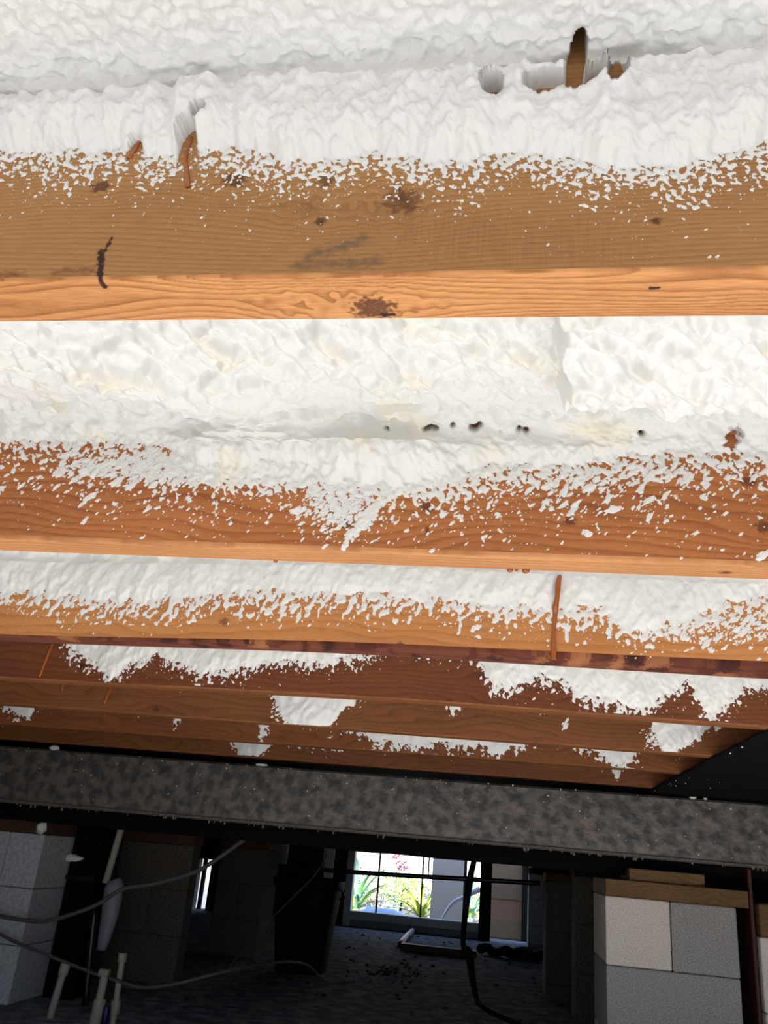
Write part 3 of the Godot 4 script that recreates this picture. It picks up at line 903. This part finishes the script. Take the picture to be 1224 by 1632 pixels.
func piers_and_pipes() -> void:
	var a := pier("pale concrete block pier at right, its top course two half blocks", 0.3155, 0.7055, 2.95, 3.34, -0.0562, [[0.5], []], [M.block_pale, M.block_grey, M.block_grey])
	put("wood_plate", wbox(0.3165, 0.741, -0.0555, -0.0075, 2.94, 3.34, 0.002), M.plate, a)
	var shim := MB.new()
	shim.box(V(0.392, -0.0075, 3.2), V(0.62, 0.029, 2.96), 0.002)
	put("wood_shim", shim.done(), M.plate, a)
	# red board and the next pier, cut by the right of the frame
	tag(put("red_board", wbox(0.746, 0.7595, -EYE, 0.058, 2.955, 3.33, 0.003), M.red), "dark red board on edge in the gap between the two right block piers", "board")
	var e := pier("pale block pier with a worn wooden pad, cut off by the right edge", 0.762, 1.15, 2.93, 3.32, -0.130, [[0.5], []], [M.block_pale, M.block_pale], 0.2)
	put("wood_pad", wbox(0.766, 1.15, -0.1295, -0.038, 2.93, 3.3, 0.004), M.plate, e)
	# left pier, painted white
	var l := pier("white painted block pier at the left edge of the frame", -2.12, -1.715, 3.2, 3.6, -0.035, [[0.65], [0.3], [0.65]], [M.block_white, M.block_white], 0.189)
	put("wood_plate", wbox(-2.15, -1.712, -0.0345, 0.010, 3.19, 3.6, 0.002), M.plate_dark, l)
	tag(put("foam_lump", blob(Vector3(-1.727, -0.0125, 3.185), Vector3(0.02, 0.022, 0.014), 31, 0.6), M.fleck), "white foam lump on the wooden plate of the left pier", "foam lump")
	# dark post beside it with a lump of foam
	var dp := thing("dark_post", "black wrapped post between the white pier and the white pipes", "post", V(-1.648, -EYE, 3.5))
	put("post_body", wbox(-1.706, -1.59, -EYE, 0.058, 3.42, 3.56, 0.006), M.felt, dp)
	put("strap", wbox(-1.708, -1.588, -0.19, -0.176, 3.414, 3.566, 0.001), M.black, dp)
	tag(put("foam_lump", blob(Vector3(-1.690, -0.114, 3.412), Vector3(0.038, 0.014, 0.014), 32, 0.5), M.fleck), "flat white foam lump stuck high on the black post", "foam lump")
	# piers deeper in
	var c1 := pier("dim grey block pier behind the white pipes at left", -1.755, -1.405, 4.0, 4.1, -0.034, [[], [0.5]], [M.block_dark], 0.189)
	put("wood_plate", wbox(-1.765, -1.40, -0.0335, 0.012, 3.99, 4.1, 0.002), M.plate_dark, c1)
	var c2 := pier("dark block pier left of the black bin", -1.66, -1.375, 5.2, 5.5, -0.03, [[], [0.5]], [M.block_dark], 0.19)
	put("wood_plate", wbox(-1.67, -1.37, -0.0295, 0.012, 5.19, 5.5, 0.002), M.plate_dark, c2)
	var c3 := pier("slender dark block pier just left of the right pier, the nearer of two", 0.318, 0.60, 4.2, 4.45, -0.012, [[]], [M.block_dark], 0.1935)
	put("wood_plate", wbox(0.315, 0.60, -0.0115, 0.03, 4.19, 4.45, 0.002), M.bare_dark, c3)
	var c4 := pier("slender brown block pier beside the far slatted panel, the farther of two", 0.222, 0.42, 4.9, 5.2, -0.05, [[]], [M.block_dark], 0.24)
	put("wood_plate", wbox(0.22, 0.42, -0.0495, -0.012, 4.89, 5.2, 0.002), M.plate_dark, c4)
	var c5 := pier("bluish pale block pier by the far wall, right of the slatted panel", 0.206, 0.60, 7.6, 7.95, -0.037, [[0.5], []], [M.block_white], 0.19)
	put("wood_plate", wbox(0.206, 0.60, -0.0365, 0.01, 7.6, 7.95, 0.002), M.bare_dark, c5)
	# girders resting on the piers, in the dark
	tag(put("timber_girder", wbox(-3.1, 2.1, 0.012, 0.2, 4.01, 4.10, 0.003), M.bare_dark), "dark timber girder over the grey piers behind the steel beam", "girder")
	tag(put("timber_girder", wbox(-3.1, 2.1, 0.012, 0.2, 5.22, 5.32, 0.003), M.bare_dark), "dark timber girder deep in the crawl space above the black bin", "girder")

	# cables
	tag(put("cable", tube([Vector3(-2.6, -0.26, 3.13), Vector3(-2.1, -0.30, 3.12), Vector3(-1.764, -0.314, 3.1), Vector3(-1.664, -0.318, 3.1), Vector3(-1.575, -0.310, 3.1), Vector3(-1.425, -0.252, 3.1), Vector3(-1.326, -0.187, 3.1), Vector3(-1.228, -0.164, 3.1), Vector3(-1.092, -0.118, 3.1), Vector3(-1.021, -0.077, 3.1), Vector3(-0.847, 0.057, 3.08), Vector3(-0.70, 0.17, 3.06), Vector3(-0.6, 0.255, 3.06)], [0.0075], 8), M.grey_cable), "grey cable swooping up from the white pier to the beam, the upper of two", "cable")
	tag(put("cable", tube([Vector3(-2.6, -0.2, 3.12), Vector3(-2.1, -0.27, 3.12), Vector3(-1.748, -0.370, 3.1), Vector3(-1.660, -0.394, 3.1), Vector3(-1.495, -0.430, 3.1), Vector3(-1.388, -0.452, 3.1), Vector3(-1.298, -0.466, 3.1), Vector3(-1.209, -0.480, 3.1), Vector3(-1.135, -0.472, 3.12), Vector3(-1.069, -0.456, 3.14), Vector3(-0.95, -0.419, 3.2), Vector3(-0.86, -0.41, 3.5), Vector3(-0.83, -0.46, 4.0), Vector3(-0.80, -0.57, 4.4), Vector3(-0.72, -0.592, 4.7)], [0.0058], 8), M.grey_cable), "thin grey cable sagging across the lower left, the lower of two", "cable")
	tag(put("cable", tube([Vector3(-0.105, 0.09, 3.62), Vector3(-0.118, 0.006, 3.6), Vector3(-0.133, -0.086, 3.6), Vector3(-0.146, -0.276, 3.6), Vector3(-0.122, -0.317, 3.6), Vector3(-0.093, -0.444, 3.6), Vector3(-0.061, -0.490, 3.6), Vector3(0.055, -0.526, 3.6), Vector3(0.25, -0.585, 3.62), Vector3(0.5, -0.592, 3.7)], [0.011, 0.011, 0.014, 0.009, 0.017, 0.010, 0.0085], 8), M.felt), "black cable hanging in front of the garden opening", "cable")
	tag(put("cable", tube([Vector3(-0.90, -0.02, 4.6), Vector3(-0.97, -0.14, 4.6), Vector3(-1.16, -0.36, 4.55), Vector3(-1.30, -0.55, 4.5), Vector3(-1.36, -0.592, 4.5)], [0.004], 6), M.grey_cable), "thin pale cord slanting across the black bin", "cord")
	# plumbing
	var wp := thing("white_pipe", "white pipe with a tapered white sleeve below the beam at left", "pipe", V(-1.5, -0.42, 3.4))
	put("pipe", tube([Vector3(-1.503, 0.06, 3.4), Vector3(-1.508, 0.02, 3.4), Vector3(-1.530, -0.19, 3.4)], [0.0135], 10, 2), M.pvc, wp)
	put("pipe_collar", tube([Vector3(-1.506, 0.028, 3.4), Vector3(-1.508, 0.012, 3.4)], [0.019], 10, 1), M.pvc, wp)
	put("sleeve", tube([Vector3(-1.498, -0.178, 3.395), Vector3(-1.490, -0.20, 3.395), Vector3(-1.487, -0.27, 3.395), Vector3(-1.488, -0.34, 3.395), Vector3(-1.494, -0.42, 3.395)], [0.026, 0.036, 0.035, 0.029, 0.016], 14, 5, 0.7), mat(Color(0.50, 0.49, 0.54), 0.5), wp)
	var p1 := thing("white_pipe", "white pipe stub with a cap, leftmost of the three stubs on the floor", "pipe", V(-1.5, -EYE, 3.1), "white pipe stubs at lower left")
	put("pipe", tube([Vector3(-1.484, -0.45, 3.1), Vector3(-1.50, -0.60, 3.1)], [0.0125], 10, 2), M.pvc, p1)
	put("cap", tube([Vector3(-1.482, -0.436, 3.1), Vector3(-1.486, -0.472, 3.1)], [0.017], 10, 1), M.pvc, p1)
	var p2 := thing("white_pipe", "tallest white pipe stub on the floor, rightmost of the three stubs", "pipe", V(-1.28, -EYE, 3.1), "white pipe stubs at lower left")
	put("pipe", tube([Vector3(-1.291, -0.40, 3.12), Vector3(-1.284, -0.60, 3.12)], [0.0105], 10, 2), M.pvc, p2)
	put("cap", tube([Vector3(-1.292, -0.387, 3.12), Vector3(-1.291, -0.415, 3.12)], [0.015], 10, 1), M.pvc, p2)
	put("elbow", tube([Vector3(-1.286, -0.53, 3.12), Vector3(-1.284, -0.57, 3.12)], [0.016], 10, 1), M.pvc, p2)
	var p3 := thing("white_pipe", "fat white pipe stub with a dark blue joint, middle of the three stubs", "pipe", V(-1.33, -EYE, 3.1), "white pipe stubs at lower left")
	put("pipe", tube([Vector3(-1.326, -0.45, 3.08), Vector3(-1.33, -0.60, 3.08)], [0.0135], 10, 2), M.pvc, p3)
	put("coupling", tube([Vector3(-1.327, -0.525, 3.08), Vector3(-1.33, -0.60, 3.08)], [0.02], 10, 1), M.pvc, p3)
	put("tee", tube([Vector3(-1.345, -0.447, 3.08), Vector3(-1.312, -0.449, 3.08)], [0.014], 10, 1), M.pvc, p3)
	put("blue_joint", tube([Vector3(-1.302, -0.545, 3.09), Vector3(-1.300, -0.60, 3.09)], [0.012], 8, 1), mat(Color(0.06, 0.06, 0.30), 0.4), p3)
	tag(put("black_pipe", tube([Vector3(-1.535, -0.28, 3.36), Vector3(-1.52, -0.42, 3.36), Vector3(-1.50, -0.60, 3.36)], [0.012], 10, 3), M.black), "glossy black pipe standing behind the white pipe stubs", "pipe")

func far_things() -> void:
	# bin
	var t := thing("dustbin", "black tapered plastic bin on the floor left of the garden opening", "bin", V(-1.05, -EYE, 4.9))
	var pos := PackedVector3Array()
	var prof := [[0.0, 0.0], [0.122, 0.0], [0.126, 0.012], [0.168, 0.400], [0.168, 0.405], [0.180, 0.408], [0.180, 0.446], [0.174, 0.45], [0.162, 0.448], [0.158, 0.40], [0.12, 0.02], [0.0, 0.02]]
	var ns := 36
	for q in prof:
		for i in ns + 1:
			var an := TAU * i / ns
			var rr: float = q[0] * pow(1.0 / (pow(absf(cos(an)), 5.0) + pow(absf(sin(an)), 5.0)), 0.2)
			pos.append(V(-1.048 + rr * cos(an), -EYE + q[1], 4.93 + rr * sin(an)))
	var m := ArrayMesh.new()
	grid(m, pos, PackedVector2Array(), ns + 1, prof.size(), Vector3(1, 0, 0), PackedColorArray(), 3 * (ns + 1) + 1, true)
	put("bin_body", m, M.bin, t)
	put("handle", tube([Vector3(-0.872, -0.175, 4.86), Vector3(-0.85, -0.20, 4.87), Vector3(-0.85, -0.23, 4.91), Vector3(-0.876, -0.24, 4.95)], [0.008], 7, 4), mat(Color(0.2, 0.2, 0.22), 0.2), t)
	# the pipe slung under the girder
	var hp := thing("hung_pipe", "long black pipe slung level across the top of the garden opening", "pipe", V(-0.5, -0.09, 5.5))
	put("pipe", tube([Vector3(-1.62, -0.121, 5.5), Vector3(-1.04, -0.112, 5.5), Vector3(-0.69, -0.104, 5.5), Vector3(-0.38, -0.094, 5.5), Vector3(0.215, -0.074, 5.5)], [0.0135], 10, 4), M.black, hp)
	for q in [[-0.448, -0.09], [-1.10, -0.108], [0.14, -0.08]]:
		put("hanger", wbox(q[0] - 0.004, q[0] + 0.004, q[1] - 0.016, 0.42, 5.492, 5.508, 0.001), M.black_dull, hp)
	# frame of the opening
	var f := thing("window_frame", "weathered frame round the bright garden opening", "window frame", V(-0.8, -0.5, 8.2))
	put("jamb", wbox(-1.40, -1.335, -EYE, 0.06, 8.12, 8.22, 0.004), mat(Color(0.85, 0.85, 0.86), 0.6), f)
	put("sill", wbox(-1.335, -0.17, -0.545, -0.475, 8.10, 8.24, 0.006), mat(Color(0.80, 0.83, 0.79), 0.7), f)
	put("sill_board", wbox(-1.335, -0.17, -EYE, -0.55, 8.14, 8.2, 0.004), mat(Color(0.62, 0.62, 0.62), 0.7), f)
	put("post", wbox(-0.20, -0.10, -EYE, 0.06, 8.05, 8.2, 0.004), M.bare_dark, f)
	put("bar", wbox(-1.118, -1.102, -0.475, 0.06, 8.15, 8.17, 0.003), M.bare_dark, f)
	put("bar", wbox(-0.722, -0.708, -0.475, 0.06, 8.15, 8.17, 0.003), M.bare_dark, f)
	put("stud", wbox(-0.352, -0.326, -0.475, 0.06, 8.22, 8.28, 0.003), mat(Color(0.7, 0.6, 0.5), 0.7), f)
	# grey board outside the right of the opening with a pale strip leaning over it
	tag(put("grey_board", wbox(-0.72, -0.39, -0.71, 0.20, 9.3, 9.34, 0.003), mat(Color(0.86, 0.80, 0.74), 0.8)), "upright grey board closing the right half of the garden opening", "board")
	tag(put("white_strip", tube([Vector3(-0.676, -0.70, 9.18), Vector3(-0.50, -0.393, 8.95), Vector3(-0.371, -0.305, 8.95), Vector3(-0.22, -0.22, 8.95)], [0.006, 0.016, 0.02, 0.03], 8, 4), mat(Color(0.85, 0.85, 0.85), 0.5)), "white strip slanting up over the grey board in the opening", "strip")
	# slatted panel
	var sp := thing("slat_panel", "brown panel of wide horizontal boards right of the garden opening", "panel", V(0.02, -EYE - 0.11, 9.2))
	for i in 5:
		var y := 0.05 - 0.172 * i
		put("board", wbox(-0.19, 0.30, y - 0.176, y, 9.18 - 0.008 * (i % 2), 9.21, 0.003), mat([Color(0.66, 0.53, 0.41), Color(0.62, 0.51, 0.40), Color(0.70, 0.52, 0.41), Color(0.64, 0.53, 0.41)][i % 4], 0.8), sp)
	put("frame_post", wbox(0.185, 0.24, -EYE - 0.11, 0.07, 9.12, 9.17, 0.003), M.bare_dark, sp)
	tag(put("grey_plank", wbox(-1.655, -1.572, -0.15, 0.44, 6.5, 6.53, 0.003), mat(Color(0.86, 0.86, 0.84), 0.8)), "short pale plank hanging in the dark above the bin, the left one", "plank")
	tag(put("grey_plank", wbox(-1.287, -1.222, -0.185, 0.44, 6.5, 6.53, 0.003), mat(Color(0.86, 0.86, 0.84), 0.8)), "short pale plank hanging right of the bin beside the garden opening", "plank")
	tag(put("slit_bar", wbox(-2.79, -2.76, -EYE, -0.165, 8.25, 8.3, 0.003), M.bare_dark), "dark upright bar in the narrow bright slit at far left", "bar")
	# things on the floor
	tag(put("pale_pipe", tube([Vector3(-0.765, -0.578, 8.05), Vector3(-0.745, -0.578, 7.4), Vector3(-0.72, -0.578, 6.75)], [0.022], 10, 3), mat(Color(0.75, 0.76, 0.78), 0.5)), "pale pipe lying on the floor towards the garden opening", "pipe")
	tag(put("dark_timber", wbox(-0.70, -0.17, -EYE, -0.555, 6.52, 6.60, 0.005), M.black_dull), "dark timber lying on the floor below the garden opening", "timber")
	var hose := []
	for i in 11:
		hose.append(Vector3(-0.15 + 0.046 * i, -0.565 + 0.012 * sin(i * 2.1), 6.85 + 0.06 * sin(i * 1.3)))
	tag(put("hose_bundle", tube(hose, [0.035, 0.03, 0.036, 0.028, 0.037], 9, 4), M.black_dull), "lumpy dark hose lying on the floor under the slatted panel", "hose")
	var b := MB.new()
	for i in 150:
		var z := 3.6 + 4.2 * pow(rng.randf(), 0.9)
		var x := rng.randf_range(-1.3, 0.2) if rng.randf() < 0.8 else rng.randf_range(-2.4, -1.4)
		if rng.randf() < 0.35:
			x = -0.60 + rng.randfn() * 0.08
			z = 5.25 + rng.randfn() * 0.25
		var s := rng.randf_range(0.003, 0.009)
		var tr := Transform3D(Basis(Vector3(rng.randf() - 0.5, 1, rng.randf() - 0.5).normalized(), rng.randf() * 6.0), V(x, -EYE + s * 0.5, z))
		b.box(Vector3(-s * 1.4, -s * 0.6, -s), Vector3(s * 1.4, s * 0.6, s), s * 0.4, tr)
	var cl := put("dirt_clods", b.done(), M.clod)
	tag(cl, "dirt clods and crumbs strewn over the dark floor", "dirt")
	cl.set_meta("kind", "stuff")

# a plant of long arching pointed leaves
func rosette(label: String, at: Vector3, n: int, length: float, wid: float, mats: Array, rise: float) -> void:
	var t := thing("garden_plant", label, "plant", V(at.x, at.y, at.z))
	put("stem", tube([at, at + Vector3(0, 0.06, 0)], [wid * 1.3, wid], 8, 1), mats[0], t)
	for i in n:
		var an := TAU * i * 0.381966
		var up := rise * (0.35 + 0.65 * (1.0 - float(i) / n))
		var len_ := length * rng.randf_range(0.75, 1.1)
		var pos := PackedVector3Array()
		var side := Vector3(-sin(an), 0, cos(an))
		for face in 1:
			for j in 9:
				var f := j / 8.0
				var r := len_ * (0.9 * f * cos(up * (1.0 - 0.4 * f)))
				var h := len_ * (f * sin(up) * 1.1 - 0.55 * f * f * (1.25 - up * 0.5))
				var c := at + Vector3(cos(an) * r, 0.03 + h, sin(an) * r)
				var ww := wid * (0.35 + 1.1 * f) * pow(1.0 - f, 0.8) + 0.0006
				for k in 3:
					var s := (k - 1) * ww
					var q := c + side * s + Vector3(0, absf(k - 1) * ww * 0.35, 0)
					pos.append(V(q.x, q.y, q.z))
		var m := ArrayMesh.new()
		grid(m, pos, PackedVector2Array(), 3, 9, Vector3.UP)
		put("leaf", m, mats[i % mats.size()], t)

func garden() -> void:
	var g1 := mat(Color(0.60, 0.72, 0.32), 0.5)
	var g2 := mat(Color(0.80, 0.82, 0.36), 0.5)
	var g3 := mat(Color(0.42, 0.66, 0.40), 0.5)
	var g4 := mat(Color(0.46, 0.68, 0.60), 0.5)
	var pink := mat(Color(0.92, 0.48, 0.64), 0.6)
	for q in [g1, g2, g3, g4, pink]:
		q.backlight = Color(0.3, 0.3, 0.2)
	var gy := -0.715
	struct("garden_bed", wbox(-6, 5, -0.73, -0.715, 9.2, 13.9, 0.0), mat(Color(0.46, 0.46, 0.50), 0.9)).set_meta("label", "pale garden bed beyond the far opening")
	rosette("spiky yellow green plant at the middle of the garden view", Vector3(-0.98, gy, 11.3), 30, 0.80, 0.036, [g2, g1, g2], 1.2)
	rosette("green arching plant at the left of the garden view", Vector3(-1.86, gy, 11.7), 30, 0.95, 0.045, [g1, g3, g4], 1.3)
	rosette("blue green plant behind the spiky one at the right of the garden view", Vector3(-0.42, gy, 12.3), 26, 0.8, 0.036, [g4, g1], 1.25)
	# pink flowers on stems
	var t := thing("flowering_plant", "pink flowering plant between the two green plants in the garden", "plant", V(-1.38, gy, 11.9))
	for i in 6:
		var x := -1.38 + 0.09 * sin(i * 2.4)
		var z := 11.9 + 0.09 * cos(i * 2.4)
		var h := 0.58 + 0.07 * (i % 3)
		put("stem", tube([Vector3(x * 0.4 - 1.38 * 0.6, gy, z), Vector3(x, gy + h * 0.6, z), Vector3(x + 0.02, gy + h, z)], [0.008], 6, 3), g3, t)
		for k in 5:
			put("petal", blob(Vector3(x + 0.02 + 0.035 * cos(k * 1.256), gy + h + 0.02 * sin(k * 1.9), z + 0.035 * sin(k * 1.256)), Vector3(0.032, 0.018, 0.032), i * 7 + k, 0.3, 8, 6), pink, t)
	# pale boulder, lawn strip, shrubs and a pale board fence behind
	tag(put("boulder", blob(Vector3(-1.30, gy + 0.06, 9.9), Vector3(0.30, 0.13, 0.22), 51, 0.4, 22, 14), mat(Color(0.64, 0.72, 0.84), 0.8)), "low bluish boulder just outside the garden opening", "rock")
	for i in 4:
		var c := Vector3(-2.2 + 0.75 * i, gy + 0.32, 13.0 + 0.25 * (i % 2))
		var s := thing("shrub", ["leafy shrub at the far left of the garden view", "leafy shrub behind the pink flowers", "leafy shrub behind the spiky yellow green plant", "leafy shrub behind the grey board in the garden"][i], "shrub", V(c.x, gy, c.z))
		put("trunk", tube([Vector3(c.x, gy, c.z), Vector3(c.x + 0.02, gy + 0.3, c.z)], [0.02, 0.012], 7, 2), M.bare_dark, s)
		var b := MB.new()
		for k in 420:
			var d := Vector3(rng.randfn(), rng.randfn(), rng.randfn()).normalized() * pow(rng.randf(), 0.4)
			var q := c + d * Vector3(0.36, 0.28, 0.3)
			var p := V(q.x, q.y, q.z)
			var a := Vector3(rng.randfn(), rng.randfn() * 0.5, rng.randfn()).normalized()
			var e := a.cross(Vector3(rng.randfn(), 1.5, rng.randfn())).normalized()
			b.quad(p - a * 0.045, p + e * 0.018, p + a * 0.045, p - e * 0.018, a.cross(e))
		var fo := put("foliage", b.done(), [g3, g1, g2, g1][i], s)
		fo.set_meta("kind", "stuff")
	var fence := thing("fence", "pale board fence closing the back of the garden", "fence", V(-1.0, gy, 13.8))
	for i in 30:
		put("board", wbox(-4.0 + 0.2 * i, -3.82 + 0.2 * i, gy, gy + 1.55 + 0.02 * (i % 2), 13.8, 13.83, 0.004), mat([Color(0.80, 0.78, 0.75), Color(0.83, 0.72, 0.64), Color(0.78, 0.80, 0.82)][i % 3], 0.8), fence)
	put("rail", wbox(-4.0, 2.0, gy + 0.3, gy + 0.38, 13.83, 13.87, 0.004), mat(Color(0.7, 0.68, 0.65), 0.8), fence)
	put("rail", wbox(-4.0, 2.0, gy + 1.2, gy + 1.28, 13.83, 13.87, 0.004), mat(Color(0.7, 0.68, 0.65), 0.8), fence)
